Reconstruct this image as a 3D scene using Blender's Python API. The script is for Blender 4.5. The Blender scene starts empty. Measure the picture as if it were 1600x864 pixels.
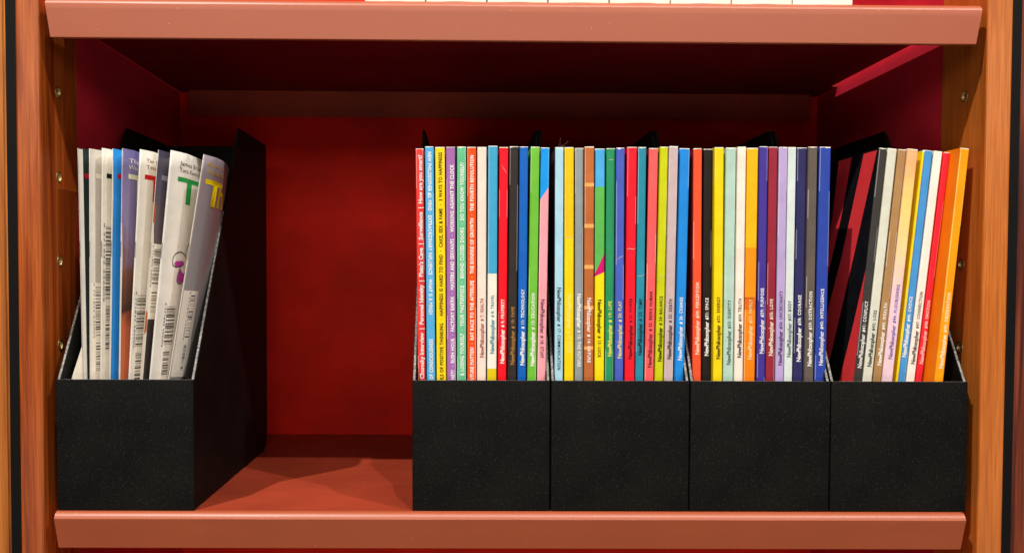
import bpy, bmesh, math, random
from mathutils import Vector, Matrix, noise
random.seed(7)
scene = bpy.context.scene
C = scene.collection

# ------------------------------------------------------------------ camera
cd = bpy.data.cameras.new("camera"); cam = bpy.data.objects.new("camera", cd); C.objects.link(cam)
cd.sensor_fit = 'HORIZONTAL'; cd.sensor_width = 36.0
cd.lens = 1410.17 / 1600 * 36.0
cd.shift_x = (800 - 737.5) / 1600; cd.shift_y = (476.0 - 432) / 1600
cd.clip_start = 0.01; cd.clip_end = 50
YAW, TILT, ROLL = 0.00505, 0.03132, 0.00346
fw = Vector((math.sin(YAW) * math.cos(TILT), math.cos(YAW) * math.cos(TILT), -math.sin(TILT)))
rt = Vector((math.cos(YAW), -math.sin(YAW), 0)); up = rt.cross(fw)
r2 = math.cos(ROLL) * rt + math.sin(ROLL) * up; u2 = -math.sin(ROLL) * rt + math.cos(ROLL) * up
m = Matrix((r2, u2, -fw)).transposed().to_4x4(); m.translation = Vector((0.04133, -0.68118, 0.17825))
cam.matrix_world = m
scene.camera = cam

# ------------------------------------------------------------------ light
w = bpy.data.worlds.new("World"); scene.world = w; w.use_nodes = True
w.node_tree.nodes['Background'].inputs[0].default_value = (1.0, 0.86, 0.74, 1)
w.node_tree.nodes['Background'].inputs[1].default_value = .02
scene.view_settings.view_transform = 'Standard'; scene.view_settings.look = 'None'
scene.view_settings.exposure = 0.0; scene.view_settings.gamma = 1.0
scene.cycles.use_denoising = True
scene.cycles.max_bounces = 10; scene.cycles.diffuse_bounces = 6
scene.cycles.sample_clamp_indirect = 6.0
def lamp(pos, target, power, size=0.022, col=(1, .95, .875)):
    l = bpy.data.lights.new("shop_spot", 'SPOT'); l.energy = power; l.shadow_soft_size = size
    l.spot_size = math.radians(40); l.spot_blend = .8; l.color = col
    o = bpy.data.objects.new("shop_spot", l); C.objects.link(o)
    o.location = pos
    o.rotation_euler = (Vector(target) - Vector(pos)).to_track_quat('-Z', 'Y').to_euler()
lamp((-1.06, -1.42, 2.90), (.08, 0, .34), 365)
lamp((1.86, -1.58, 2.90), (.02, 0, .34), 215)
lamp((0.50, -1.48, 2.90), (.08, 0, .34), 150)
# added fill lights, high and low behind the camera, to brighten the back panel
for zc, pw, tilt in ((.78, 31 * .72, 75), (-.48, 31 * .28, 105)):
    al = bpy.data.lights.new("front_fill", 'AREA'); al.shape = 'RECTANGLE'; al.size = 3.2; al.size_y = .5; al.energy = pw; al.color = (1, .88, .77)
    ao = bpy.data.objects.new("front_fill", al); C.objects.link(ao); ao.location = (.1, -2.0, zc); ao.rotation_euler = (math.radians(tilt), 0, 0)

# ------------------------------------------------------------------ helpers
def lin(c):
    return tuple(((v / 255) / 12.92 if v / 255 <= .04045 else ((v / 255 + .055) / 1.055) ** 2.4) for v in c)
def obj(name, me, mats=None, parent=None):
    if isinstance(me, bmesh.types.BMesh):
        d = bpy.data.meshes.new(name); me.normal_update(); me.to_mesh(d); me.free(); me = d
    for mt in (mats if isinstance(mats, (list, tuple)) else [mats] if mats else []):
        me.materials.append(mt)
    o = bpy.data.objects.new(name, me); C.objects.link(o)
    if parent: o.parent = parent
    return o
def thing(name, label, cat, loc=(0, 0, 0), group=None):
    o = bpy.data.objects.new(name, None); C.objects.link(o); o.location = loc; o.empty_display_size = .02
    o['label'] = label; o['category'] = cat
    if group: o['group'] = group
    return o
def smooth(o, on=True):
    for p in o.data.polygons: p.use_smooth = on
    return o
def box(bm, lo, hi, mi=0):
    x0, y0, z0 = lo; x1, y1, z1 = hi
    v = [bm.verts.new(p) for p in ((x0,y0,z0),(x1,y0,z0),(x1,y1,z0),(x0,y1,z0),(x0,y0,z1),(x1,y0,z1),(x1,y1,z1),(x0,y1,z1))]
    fs = []
    for q in ((0,3,2,1),(4,5,6,7),(0,1,5,4),(1,2,6,5),(2,3,7,6),(3,0,4,7)):
        f = bm.faces.new([v[i] for i in q]); f.material_index = mi; fs.append(f)
    return fs
def prism_x(bm, yz, x0, x1, mis=None, cap=0):
    a = [bm.verts.new((x0, y, z)) for y, z in yz]; b = [bm.verts.new((x1, y, z)) for y, z in yz]
    n = len(yz); fs = []
    for i in range(n):
        j = (i + 1) % n
        f = bm.faces.new((a[i], a[j], b[j], b[i])); f.material_index = mis[i] if mis else 0; fs.append(f)
    f = bm.faces.new(a[::-1]); f.material_index = cap
    f = bm.faces.new(b); f.material_index = cap
    bmesh.ops.recalc_face_normals(bm, faces=bm.faces)
def bevel(bm, r, seg=2):
    bmesh.ops.bevel(bm, geom=list(bm.edges), offset=r, segments=seg, affect='EDGES', profile=.6)

# ------------------------------------------------------------------ materials
def newmat(name):
    mt = bpy.data.materials.new(name); mt.use_nodes = True
    nt = mt.node_tree; b = nt.nodes['Principled BSDF']
    return mt, nt, b
def N(nt, t, **k):
    n = nt.nodes.new(t)
    for a, v in k.items():
        if a.startswith('i_'): n.inputs[a[2:].replace('_', ' ')].default_value = v
        else: setattr(n, a, v)
    return n
def mapping(nt, scale, coord='Object'):
    tc = N(nt, 'ShaderNodeTexCoord'); mp = N(nt, 'ShaderNodeMapping'); mp.inputs['Scale'].default_value = scale
    nt.links.new(tc.outputs[coord], mp.inputs['Vector']); return mp
def bump(nt, b, src, strength, dist):
    bp = N(nt, 'ShaderNodeBump'); bp.inputs['Strength'].default_value = strength; bp.inputs['Distance'].default_value = dist
    nt.links.new(src, bp.inputs['Height']); nt.links.new(bp.outputs[0], b.inputs['Normal']); return bp
def ramp(nt, src, stops):
    r = N(nt, 'ShaderNodeValToRGB'); e = r.color_ramp.elements
    while len(e) < len(stops): e.new(.5)
    for el, (p, c) in zip(e, stops): el.position = p; el.color = (*c, 1)
    nt.links.new(src, r.inputs[0]); return r
def mixc(nt, fac, a, b, mode='MIX'):
    mx = N(nt, 'ShaderNodeMix', data_type='RGBA', blend_type=mode)
    if isinstance(fac, float): mx.inputs[0].default_value = fac
    else: nt.links.new(fac, mx.inputs[0])
    for s, v in ((6, a), (7, b)):
        if isinstance(v, tuple): mx.inputs[s].default_value = (*v[:3], 1)
        else: nt.links.new(v, mx.inputs[s])
    return mx.outputs[2]

def wood(name, dark, mid, light, seed, gloss=.42, streak=1.0):
    mt, nt, b = newmat(name)
    mp = mapping(nt, (38, 38, 1.5)); mp.inputs['Location'].default_value = (seed, seed * 2.3, seed * .7)
    n1 = N(nt, 'ShaderNodeTexNoise', i_Scale=2.2, i_Detail=6.0, i_Roughness=.55, i_Distortion=.9)
    nt.links.new(mp.outputs[0], n1.inputs['Vector'])
    r1 = ramp(nt, n1.outputs[0], [(.30, dark), (.46, mid), (.56, light), (.70, mid)])
    mp2 = mapping(nt, (900, 900, 22))
    n2 = N(nt, 'ShaderNodeTexNoise', i_Scale=1.0, i_Detail=3.0)
    nt.links.new(mp2.outputs[0], n2.inputs['Vector'])
    r2_ = ramp(nt, n2.outputs[0], [(.30, (.62, .55, .5)), (.62, (1, 1, 1))])
    col = mixc(nt, .8, r1.outputs[0], r2_.outputs[0], 'MULTIPLY')
    mp3 = mapping(nt, (260, 260, 3.2)); mp3.inputs['Location'].default_value = (seed * 3, seed, seed)
    n3 = N(nt, 'ShaderNodeTexNoise', i_Scale=1.0, i_Detail=4.0, i_Roughness=.6, i_Distortion=.35); nt.links.new(mp3.outputs[0], n3.inputs['Vector'])
    r3 = ramp(nt, n3.outputs[0], [(.30, (.42, .34, .30)), (.42, (.86, .82, .80)), (.60, (1.06, 1.06, 1.06))])
    col = mixc(nt, streak * .8, col, r3.outputs[0], 'MULTIPLY')
    mp4 = mapping(nt, (60, 60, .9)); mp4.inputs['Location'].default_value = (seed, seed * 5, seed)
    n4 = N(nt, 'ShaderNodeTexNoise', i_Scale=1.0, i_Detail=2.0); nt.links.new(mp4.outputs[0], n4.inputs['Vector'])
    r4 = ramp(nt, n4.outputs[0], [(.36, (.80, .66, .56)), (.50, (1, 1, 1)), (.66, (1.18, 1.12, 1.0))])
    col = mixc(nt, streak * .55, col, r4.outputs[0], 'MULTIPLY')
    nt.links.new(col, b.inputs['Base Color'])
    b.inputs['Roughness'].default_value = gloss; b.inputs['Specular IOR Level'].default_value = .38
    bump(nt, b, n2.outputs[0], .12, .0003)
    return mt
WOOD_L = wood("walnut_veneer", lin((112, 48, 14)), lin((164, 75, 23)), lin((188, 98, 37)), 3.1, gloss=.30)
WOOD_R = wood("cherry_veneer", lin((178, 94, 32)), lin((194, 107, 40)), lin((202, 116, 47)), 11.7, streak=.4, gloss=.30)
WOOD_NL = wood("oak_veneer", lin((110, 58, 18)), lin((170, 98, 34)), lin((190, 120, 52)), 21.0)
WOOD_NR = wood("mahogany_veneer", lin((56, 16, 6)), lin((96, 36, 18)), lin((140, 64, 34)), 33.0)

def painted(name, col, rough=.5, bscale=900, bstr=.1, bdist=.0002, var=.10, spec=.35):
    mt, nt, b = newmat(name)
    mp = mapping(nt, (1, 1, 1))
    n = N(nt, 'ShaderNodeTexNoise', i_Scale=14.0, i_Detail=5.0); nt.links.new(mp.outputs[0], n.inputs['Vector'])
    c2 = tuple(v * (1 - var * 2) for v in col); c3 = tuple(min(1, v * (1 + var)) for v in col)
    r = ramp(nt, n.outputs[0], [(.3, c2), (.7, c3)]); nt.links.new(r.outputs[0], b.inputs['Base Color'])
    rr = N(nt, 'ShaderNodeMapRange'); rr.inputs['To Min'].default_value = rough * .85; rr.inputs['To Max'].default_value = rough * 1.15
    nt.links.new(n.outputs[0], rr.inputs[0]); nt.links.new(rr.outputs[0], b.inputs['Roughness'])
    b.inputs['Specular IOR Level'].default_value = spec
    n3 = N(nt, 'ShaderNodeTexNoise', i_Scale=float(bscale), i_Detail=2.0); nt.links.new(mp.outputs[0], n3.inputs['Vector'])
    bump(nt, b, n3.outputs[0], bstr, bdist)
    return mt
BACK = painted("red_back_lacquer", lin((234, 38, 22)), .6, 500, .05, spec=.10)
RED = painted("red_lacquer", lin((208, 44, 64)), .6, 500, .05, spec=.10)
def scuffed(mt, specks, amount):
    nt = mt.node_tree; b = nt.nodes['Principled BSDF']; src = b.inputs['Base Color'].links[0].from_socket
    mp = mapping(nt, (30, 240, 60)); n = N(nt, 'ShaderNodeTexNoise', i_Scale=1.0, i_Detail=5.0, i_Roughness=.7); nt.links.new(mp.outputs[0], n.inputs['Vector'])
    r = ramp(nt, n.outputs[0], [(.35, (.92, .92, .92)), (.65, (1.06, 1.06, 1.06))])
    c = mixc(nt, amount, src, r.outputs[0], 'MULTIPLY')
    v = N(nt, 'ShaderNodeTexVoronoi', i_Scale=150.0); mp2 = mapping(nt, (1, 1, 1)); nt.links.new(mp2.outputs[0], v.inputs['Vector'])
    sx = N(nt, 'ShaderNodeSeparateColor'); nt.links.new(v.outputs['Color'], sx.inputs[0])
    lt = N(nt, 'ShaderNodeMath', operation='LESS_THAN'); lt.inputs[1].default_value = .06; nt.links.new(v.outputs['Distance'], lt.inputs[0])
    gt = N(nt, 'ShaderNodeMath', operation='GREATER_THAN'); gt.inputs[1].default_value = .86; nt.links.new(sx.outputs[0], gt.inputs[0])
    mu = N(nt, 'ShaderNodeMath', operation='MULTIPLY'); nt.links.new(lt.outputs[0], mu.inputs[0]); nt.links.new(gt.outputs[0], mu.inputs[1])
    nt.links.new(mixc(nt, mu.outputs[0], c, specks), b.inputs['Base Color']); return mt
SHELF = scuffed(painted("terracotta_shelf_paint", lin((160, 61, 37)), .5, 700, .08), (.5, .3, .22), 1.0)
LIP = painted("salmon_powder_coat", lin((170, 83, 49)), .42, 240, .16, .0003, .02, spec=.8)
LIP = scuffed(LIP, (.5, .3, .22), .15); RED = scuffed(RED, (.6, .08, .08), .5); BACK = scuffed(BACK, (.6, .08, .06), .5)
def metal(name, col, rough):
    mt, nt, b = newmat(name); b.inputs['Base Color'].default_value = (*col, 1); b.inputs['Metallic'].default_value = 1
    mp = mapping(nt, (1, 1, 1)); n = N(nt, 'ShaderNodeTexNoise', i_Scale=1500.0); nt.links.new(mp.outputs[0], n.inputs['Vector'])
    rr = N(nt, 'ShaderNodeMapRange'); rr.inputs['To Min'].default_value = rough * .7; rr.inputs['To Max'].default_value = rough * 1.4
    nt.links.new(n.outputs[0], rr.inputs[0]); nt.links.new(rr.outputs[0], b.inputs['Roughness']); return mt
UNDER = painted("shaded_underside_red", lin((124, 18, 26)), .6, 500, .05, spec=.1)  # red of the panels darkened for the shade under the shelf
BRASS = metal("brass", (.46, .33, .15), .38)
STEEL = metal("staple_steel", (.45, .45, .44), .35)
STRIP = painted("black_plastic", (.0035, .0032, .0032), .6, 400, .1, spec=.15)

def cloth(name, base, spk, thr, rough=.62):
    mt, nt, b = newmat(name)
    mp = mapping(nt, (1, 1, 1))
    n1 = N(nt, 'ShaderNodeTexNoise', i_Scale=620.0, i_Detail=4.0, i_Roughness=.75); nt.links.new(mp.outputs[0], n1.inputs['Vector'])
    v = N(nt, 'ShaderNodeTexVoronoi', i_Scale=700.0); nt.links.new(mp.outputs[0], v.inputs['Vector'])
    n2 = N(nt, 'ShaderNodeTexNoise', i_Scale=24.0, i_Detail=4.0); nt.links.new(mp.outputs[0], n2.inputs['Vector'])
    r1 = ramp(nt, n1.outputs[0], [(.32, tuple(x * .35 for x in base)), (.68, tuple(x * 2.0 for x in base))])
    # dust specks: tiny bright cores of some cells
    sx = N(nt, 'ShaderNodeSeparateColor'); nt.links.new(v.outputs['Color'], sx.inputs[0])
    lt = N(nt, 'ShaderNodeMath', operation='LESS_THAN'); lt.inputs[1].default_value = .26; nt.links.new(v.outputs['Distance'], lt.inputs[0])
    gt = N(nt, 'ShaderNodeMath', operation='GREATER_THAN'); gt.inputs[1].default_value = thr; nt.links.new(sx.outputs[0], gt.inputs[0])
    mu = N(nt, 'ShaderNodeMath', operation='MULTIPLY'); nt.links.new(lt.outputs[0], mu.inputs[0]); nt.links.new(gt.outputs[0], mu.inputs[1])
    r2_ = ramp(nt, n2.outputs[0], [(.36, (.65, .65, .65)), (.66, (1.4, 1.4, 1.36))])
    c = mixc(nt, 1.0, r1.outputs[0], r2_.outputs[0], 'MULTIPLY')
    c = mixc(nt, mu.outputs[0], c, spk)
    nt.links.new(c, b.inputs['Base Color']); b.inputs['Roughness'].default_value = rough
    b.inputs['Specular IOR Level'].default_value = .12
    bump(nt, b, n1.outputs[0], .35, .0003); return mt
CLOTH = cloth("black_bookcloth", (.0036, .0036, .0032), (.024, .023, .021), .76)
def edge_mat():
    mt, nt, b = newmat("worn_lit_cloth_edge"); mp = mapping(nt, (1, 1, 1))
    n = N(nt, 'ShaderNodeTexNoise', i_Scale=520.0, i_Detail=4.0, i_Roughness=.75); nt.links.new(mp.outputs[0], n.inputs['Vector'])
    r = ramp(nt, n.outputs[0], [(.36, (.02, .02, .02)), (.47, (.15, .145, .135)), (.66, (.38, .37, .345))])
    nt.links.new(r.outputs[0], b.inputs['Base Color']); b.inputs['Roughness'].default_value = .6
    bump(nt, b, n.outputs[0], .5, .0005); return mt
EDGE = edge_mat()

_paper = {}
def paper(c, rough=.42, kind='print'):
    key = (tuple(round(x) for x in c), kind)
    if key in _paper: return _paper[key]
    mt, nt, b = newmat("printed_paper_%d_%d_%d" % key[0] if kind == 'print' else kind)
    col = tuple(max(.0025, v * 1.0 - .007) for v in lin(c))
    mp = mapping(nt, (1, 1, 1)); oi = N(nt, 'ShaderNodeObjectInfo')
    ad = N(nt, 'ShaderNodeVectorMath', operation='ADD'); nt.links.new(mp.outputs[0], ad.inputs[0]); nt.links.new(oi.outputs['Random'], ad.inputs[1])
    n = N(nt, 'ShaderNodeTexNoise', i_Scale=60.0, i_Detail=6.0, i_Roughness=.65); nt.links.new(ad.outputs[0], n.inputs['Vector'])
    k = .06
    r = ramp(nt, n.outputs[0], [(.3, tuple(v * (1 - k * 2) for v in col)), (.7, tuple(min(.92, v * (1 + k) + .004) for v in col))])
    nt.links.new(r.outputs[0], b.inputs['Base Color'])
    rr = N(nt, 'ShaderNodeMapRange'); rr.inputs['To Min'].default_value = rough * .75; rr.inputs['To Max'].default_value = rough * 1.3
    nt.links.new(n.outputs[0], rr.inputs[0]); nt.links.new(rr.outputs[0], b.inputs['Roughness'])
    b.inputs['Specular IOR Level'].default_value = .16
    mp2 = mapping(nt, (260, 260, 40)); ad2 = N(nt, 'ShaderNodeVectorMath', operation='ADD')
    nt.links.new(mp2.outputs[0], ad2.inputs[0]); nt.links.new(oi.outputs['Random'], ad2.inputs[1])
    n2 = N(nt, 'ShaderNodeTexNoise', i_Scale=1.0, i_Detail=3.0); nt.links.new(ad2.outputs[0], n2.inputs['Vector'])
    bump(nt, b, n2.outputs[0], .22, .0004)
    _paper[key] = mt; return mt
PAGES = paper((236, 226, 208), .75, 'page_edges')
WORN = paper((246, 236, 220), .8, 'worn_paper_edge')
WHITEBOOK = paper((250, 240, 226), .5, 'white_book_cloth')

# ------------------------------------------------------------------ bookcase (the setting)
XL, XR = -.279, .431
case = thing("bookcase", "wooden bookcase bay with red lined back and two terracotta metal shelves", "bookcase", (0, 0, 0))
case['kind'] = 'structure'
HOLES = [(.0300, z) for z in (-.2044, -.1389, -.0734, -.0079, .0578, .1234, .1890, .2547, .3203, .3860, .4516)]
def post(x0, x1, mat, inner, nm="post", parent=case, holes=True):
    bm = bmesh.new(); box(bm, (x0, 0, -.50), (x1, .064, .62))
    bmesh.ops.bevel(bm, geom=[e for e in bm.edges if abs(e.verts[0].co.x - e.verts[1].co.x) < 1e-6 and abs(e.verts[0].co.y - e.verts[1].co.y) < 1e-6 and e.verts[0].co.y < .01],
                    offset=.0016, segments=3, affect='EDGES', profile=.5)
    o = obj(nm, bm, mat, parent)
    if holes:
        bc = bmesh.new()
        for y, z in HOLES:
            bmesh.ops.create_cone(bc, cap_ends=True, segments=24, radius1=.0039, radius2=.0039, depth=.018,
                                  matrix=Matrix.Translation((inner, y, z)) @ Matrix.Rotation(math.pi / 2, 4, 'Y'))
        cut = obj("cutter", bc)
        md = o.modifiers.new("cut", 'BOOLEAN'); md.object = cut; md.operation = 'DIFFERENCE'; md.solver = 'EXACT'
        dg = bpy.context.evaluated_depsgraph_get(); me = bpy.data.meshes.new_from_object(o.evaluated_get(dg))
        o.modifiers.clear(); o.data = me; bpy.data.objects.remove(cut)
        s = 1 if inner == x1 else -1          # room side
        bs = bmesh.new(); prof = [(.0038, -.0004), (.0046, 0.), (.0046, .00025), (.0043, .0005), (.0040, .0005), (.0036, .0001), (.0036, -.0078)]
        rings = []
        for r, d in prof:
            rings.append([bs.verts.new((s * d, r * math.cos(a * math.pi / 12), r * math.sin(a * math.pi / 12))) for a in range(24)])
        for a, b2 in zip(rings, rings[1:]):
            for i in range(24): bs.faces.new((a[i], a[(i + 1) % 24], b2[(i + 1) % 24], b2[i]))
        bmesh.ops.recalc_face_normals(bs, faces=bs.faces)
        me2 = None
        for y, z in HOLES[3:10]:
            if me2 is None:
                so = obj("pin_socket", bs, BRASS, o); smooth(so); me2 = so.data
            else:
                so = bpy.data.objects.new("pin_socket", me2); C.objects.link(so); so.parent = o
            so.location = (inner, y, z)
    return o
post(-.2972, XL, WOOD_L, XL); post(XR, .4502, WOOD_R, XR)
bm = bmesh.new(); box(bm, (-.3046, .0012, -.5), (-.2974, .060, .62)); obj("gap_strip", bm, STRIP, case)
bm = bmesh.new(); box(bm, (.4504, .0012, -.5), (.4574, .060, .62)); obj("gap_strip", bm, STRIP, case)
bm = bmesh.new(); box(bm, (-.2840, .0645, -.5), (XL - .0003, .332, .62)); obj("side_panel", bm, RED, case)
bm = bmesh.new(); box(bm, (XR + .0003, .0645, -.5), (.4360, .332, .62)); obj("side_panel", bm, RED, case)
bm = bmesh.new(); box(bm, (-.2838, .3322, -.5), (.4358, .338, .62)); obj("back_panel", bm, BACK, case)
for side in (-1, 1):
    nb = thing("bookcase", "edge of the neighbouring bookcase, " + ("orange wood at the far left" if side < 0 else "dark reddish wood at the far right"), "bookcase", group="neighbouring bookcases")
    nb['kind'] = 'structure'
    bm = bmesh.new()
    if side < 0: box(bm, (-.345, 0, -.5), (-.3050, .064, .62))
    else: box(bm, (.4578, .006, -.5), (.50, .07, .62))
    bmesh.ops.bevel(bm, geom=[e for e in bm.edges if abs(e.verts[0].co.x - e.verts[1].co.x) < 1e-6 and abs(e.verts[0].co.y - e.verts[1].co.y) < 1e-6], offset=.0015, segments=3, affect='EDGES')
    obj("post", bm, WOOD_NL if side < 0 else WOOD_NR, nb)

def shelf(zt, lip_h, y_bot, x0=-.2692, x1=.4190, tilt=0., taper=.0006):
    bm = bmesh.new()
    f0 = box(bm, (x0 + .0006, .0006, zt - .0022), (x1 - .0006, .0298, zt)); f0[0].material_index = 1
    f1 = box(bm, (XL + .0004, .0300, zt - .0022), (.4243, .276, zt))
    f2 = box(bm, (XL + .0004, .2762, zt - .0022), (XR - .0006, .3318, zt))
    for f in (f1, f2): f[0].material_index = 1      # underside a darkened red, its shade put into the paint
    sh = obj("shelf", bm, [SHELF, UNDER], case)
    # rolled front lip with tapering ends; face tilts back towards the bottom
    bm = bmesh.new(); r = .0058; prof = [(.0004, zt, 0)]
    for i in range(1, 7):
        a = math.radians(4 + 68 * i / 6)
        prof.append((-.0066 * math.sin(a) * .95, zt - .0071 * (1 - math.cos(a)), 0))
    yb = prof[-1][0]
    zb = zt - lip_h
    n = 6
    for i in range(1, n + 1):
        t = i / n
        prof.append((yb + (y_bot - yb) * t, prof[6][1] + (zb - prof[6][1]) * t, taper * t))
    prof += [(y_bot + .0006, zb - .0005, taper + .0003), (y_bot + .0035, zb - .0005, taper + .0006), (y_bot + .0035, zb + .0015, taper + .0006)]
    xs = 26
    grid = []
    for k, (y, z, ins) in enumerate(prof):
        row = []
        for i in range(xs + 1):
            t = i / xs; x = (x0 + ins) * (1 - t) + (x1 - ins) * t
            wob = .00022 * noise.noise((x * 22, k * .35, zt * 40)) if 4 < k < 8 else 0
            row.append(bm.verts.new((x, y + wob, z + wob * .6)))
        grid.append(row)
    for a, b in zip(grid, grid[1:]):
        for i in range(xs): bm.faces.new((a[i], b[i], b[i + 1], a[i + 1]))
    for col, ix in ((0, x0), (xs, x1)):       # folded end caps
        back = [bm.verts.new((ix, .0075, p[1])) for p in prof[:13]]
        for k in range(12):
            q = (grid[k][col], back[k], back[k + 1], grid[k + 1][col])
            bm.faces.new(q if col == 0 else q[::-1])
    bmesh.ops.recalc_face_normals(bm, faces=bm.faces)
    lp = obj("front_lip", bm, LIP, sh); smooth(lp)
    md = lp.modifiers.new("es", 'EDGE_SPLIT'); md.split_angle = math.radians(30)
    bm = bmesh.new(); box(bm, (-.2655, .3180, zt - .0305), (.4185, .3202, zt - .0024)); obj("back_flange", bm, SHELF, sh)
    if tilt:          # this shelf hangs a touch lower at its right end
        M_ = Matrix.Translation((.076, 0, zt)) @ Matrix.Rotation(tilt, 4, 'Y') @ Matrix.Translation((-.076, 0, -zt))
        for o in [sh] + list(sh.children): o.data.transform(M_)
    return sh
shelf(0.0, .0283, -.0002)
shelf(.3826, .0288, -.0034, -.2717, .4232, .0030, .0026)
shelf(-.3900, .0303, -.0046)

# ------------------------------------------------------------------ file boxes
HF, HP, DP, DB, T = .0993, .3110, .140, .250, .0026
def file_box(x0, x1, y0, label, sx=0.):
    o = thing("file_box", label, "file box", (x0, y0, .0003), "black cloth file boxes on the shelf")
    W = x1 - x0
    def wav(bm, amp=.0004):
        for v in bm.verts:
            v.co.x += amp * noise.noise((v.co.y * 9 + x0 * 31, v.co.z * 7, 1.7)); v.co.y += amp * noise.noise((v.co.x * 17 + x0 * 11, v.co.z * 9, 5.2)) * .5
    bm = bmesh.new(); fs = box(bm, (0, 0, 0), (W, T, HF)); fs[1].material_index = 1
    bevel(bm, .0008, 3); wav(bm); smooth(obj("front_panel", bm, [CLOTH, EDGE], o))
    prof = [(T + .0001, .0002), (DB, .0002), (DB, HP - .004), (DB - .004, HP), (DP + .004, HP), (DP - .001, HP - .004), (T + .0001, HF)]
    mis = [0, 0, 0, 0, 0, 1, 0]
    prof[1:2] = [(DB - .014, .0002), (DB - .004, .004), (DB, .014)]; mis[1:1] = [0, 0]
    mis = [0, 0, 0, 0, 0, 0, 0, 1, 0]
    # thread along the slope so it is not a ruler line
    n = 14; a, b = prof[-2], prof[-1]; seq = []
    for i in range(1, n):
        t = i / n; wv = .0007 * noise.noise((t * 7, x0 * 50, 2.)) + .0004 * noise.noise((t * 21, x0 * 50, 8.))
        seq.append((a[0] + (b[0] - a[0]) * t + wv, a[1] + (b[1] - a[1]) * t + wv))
    prof[-1:-1] = seq; mis = mis[:7] + [0] * 5 + [1] * (n - 5) + [0]  # worn edge kept pale only where lit; upper slope black for the lip's shadow
    for xa in (0, W - T):
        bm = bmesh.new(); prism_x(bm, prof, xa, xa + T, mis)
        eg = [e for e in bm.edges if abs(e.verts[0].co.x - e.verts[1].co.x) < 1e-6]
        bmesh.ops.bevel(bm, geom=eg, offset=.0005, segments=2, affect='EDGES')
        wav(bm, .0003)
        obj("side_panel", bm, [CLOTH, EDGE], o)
    bm = bmesh.new(); box(bm, (T + .0001, DB - T, .003), (W - T - .0001, DB - .0001, HP - .0012)); bevel(bm, .0005); obj("back_panel", bm, CLOTH, o)
    bm = bmesh.new(); box(bm, (T + .0001, T + .0001, .0004), (W - T - .0001, DB - T - .0001, .0026)); obj("base_panel", bm, CLOTH, o)
    return o
file_box(-.2692, -.1654, -.0009, "black cloth file box standing alone at the left, holding stapled street magazines")
file_box(.0000, .1043, 0, "black cloth file box beside the empty red gap, leftmost of the four packed together")
file_box(.1051, .2099, 0, "black cloth file box holding the pale blue, brown and teal spines, second of four together")
file_box(.2108, .3170, 0, "black cloth file box holding the mint, maroon and lavender spines, third of the four together")
file_box(.3180, .4218, 0, "black cloth file box against the right post, holding the leaning magazines")

# ------------------------------------------------------------------ lettering
def text_mesh(s, bold=.012, track=1.0):
    cu = bpy.data.curves.new("lettering", 'FONT'); cu.body = s; cu.size = 1; cu.space_character = track
    cu.offset = bold; cu.resolution_u = 2; cu.fill_mode = 'FRONT'
    o = bpy.data.objects.new("lettering", cu); C.objects.link(o)
    dg = bpy.context.evaluated_depsgraph_get(); dg.update()
    me = bpy.data.meshes.new_from_object(o.evaluated_get(dg))
    bpy.data.objects.remove(o); bpy.data.curves.remove(cu)
    return me
CAP = None
def cap_height():
    global CAP
    if CAP is None:
        me = text_mesh("H"); ys = [v.co.y for v in me.vertices]; CAP = max(ys) - min(ys); bpy.data.meshes.remove(me)
    return CAP
def fit_text(s, length, cap, bold=.012, track=1.0):
    """text stretched to a length and a capital height; origin at its start on the middle of the capitals"""
    me = text_mesh(s, bold, track); c0 = cap_height()
    xs = [v.co.x for v in me.vertices]; x0, x1 = min(xs), max(xs)
    for v in me.vertices: v.co = ((v.co.x - x0) / (x1 - x0) * length, (v.co.y - c0 / 2) / c0 * cap, 0)
    return me
def join_meshes(ms):
    bm = bmesh.new()
    for x in ms: bm.from_mesh(x)
    d = bpy.data.meshes.new("lettering"); bm.to_mesh(d); bm.free(); return d
def spine_text(mag, runs, ink, off):
    """runs: (string, z_start, z_end, cap, bold, track); z_start > z_end reads downwards"""
    ms = []
    for s, za, zb, cap, bold, track in runs:
        me = fit_text(s, abs(zb - za), cap, bold, track)
        for v in me.vertices:
            x, y = v.co.x, v.co.y
            v.co = (-y + off, -.00012, za + x) if zb > za else (y + off, -.00012, za - x)
        if zb > za:
            pass
        ms.append(me)
    o = obj("spine_lettering", join_meshes(ms), paper(ink, .5), mag)
    return o

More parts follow.
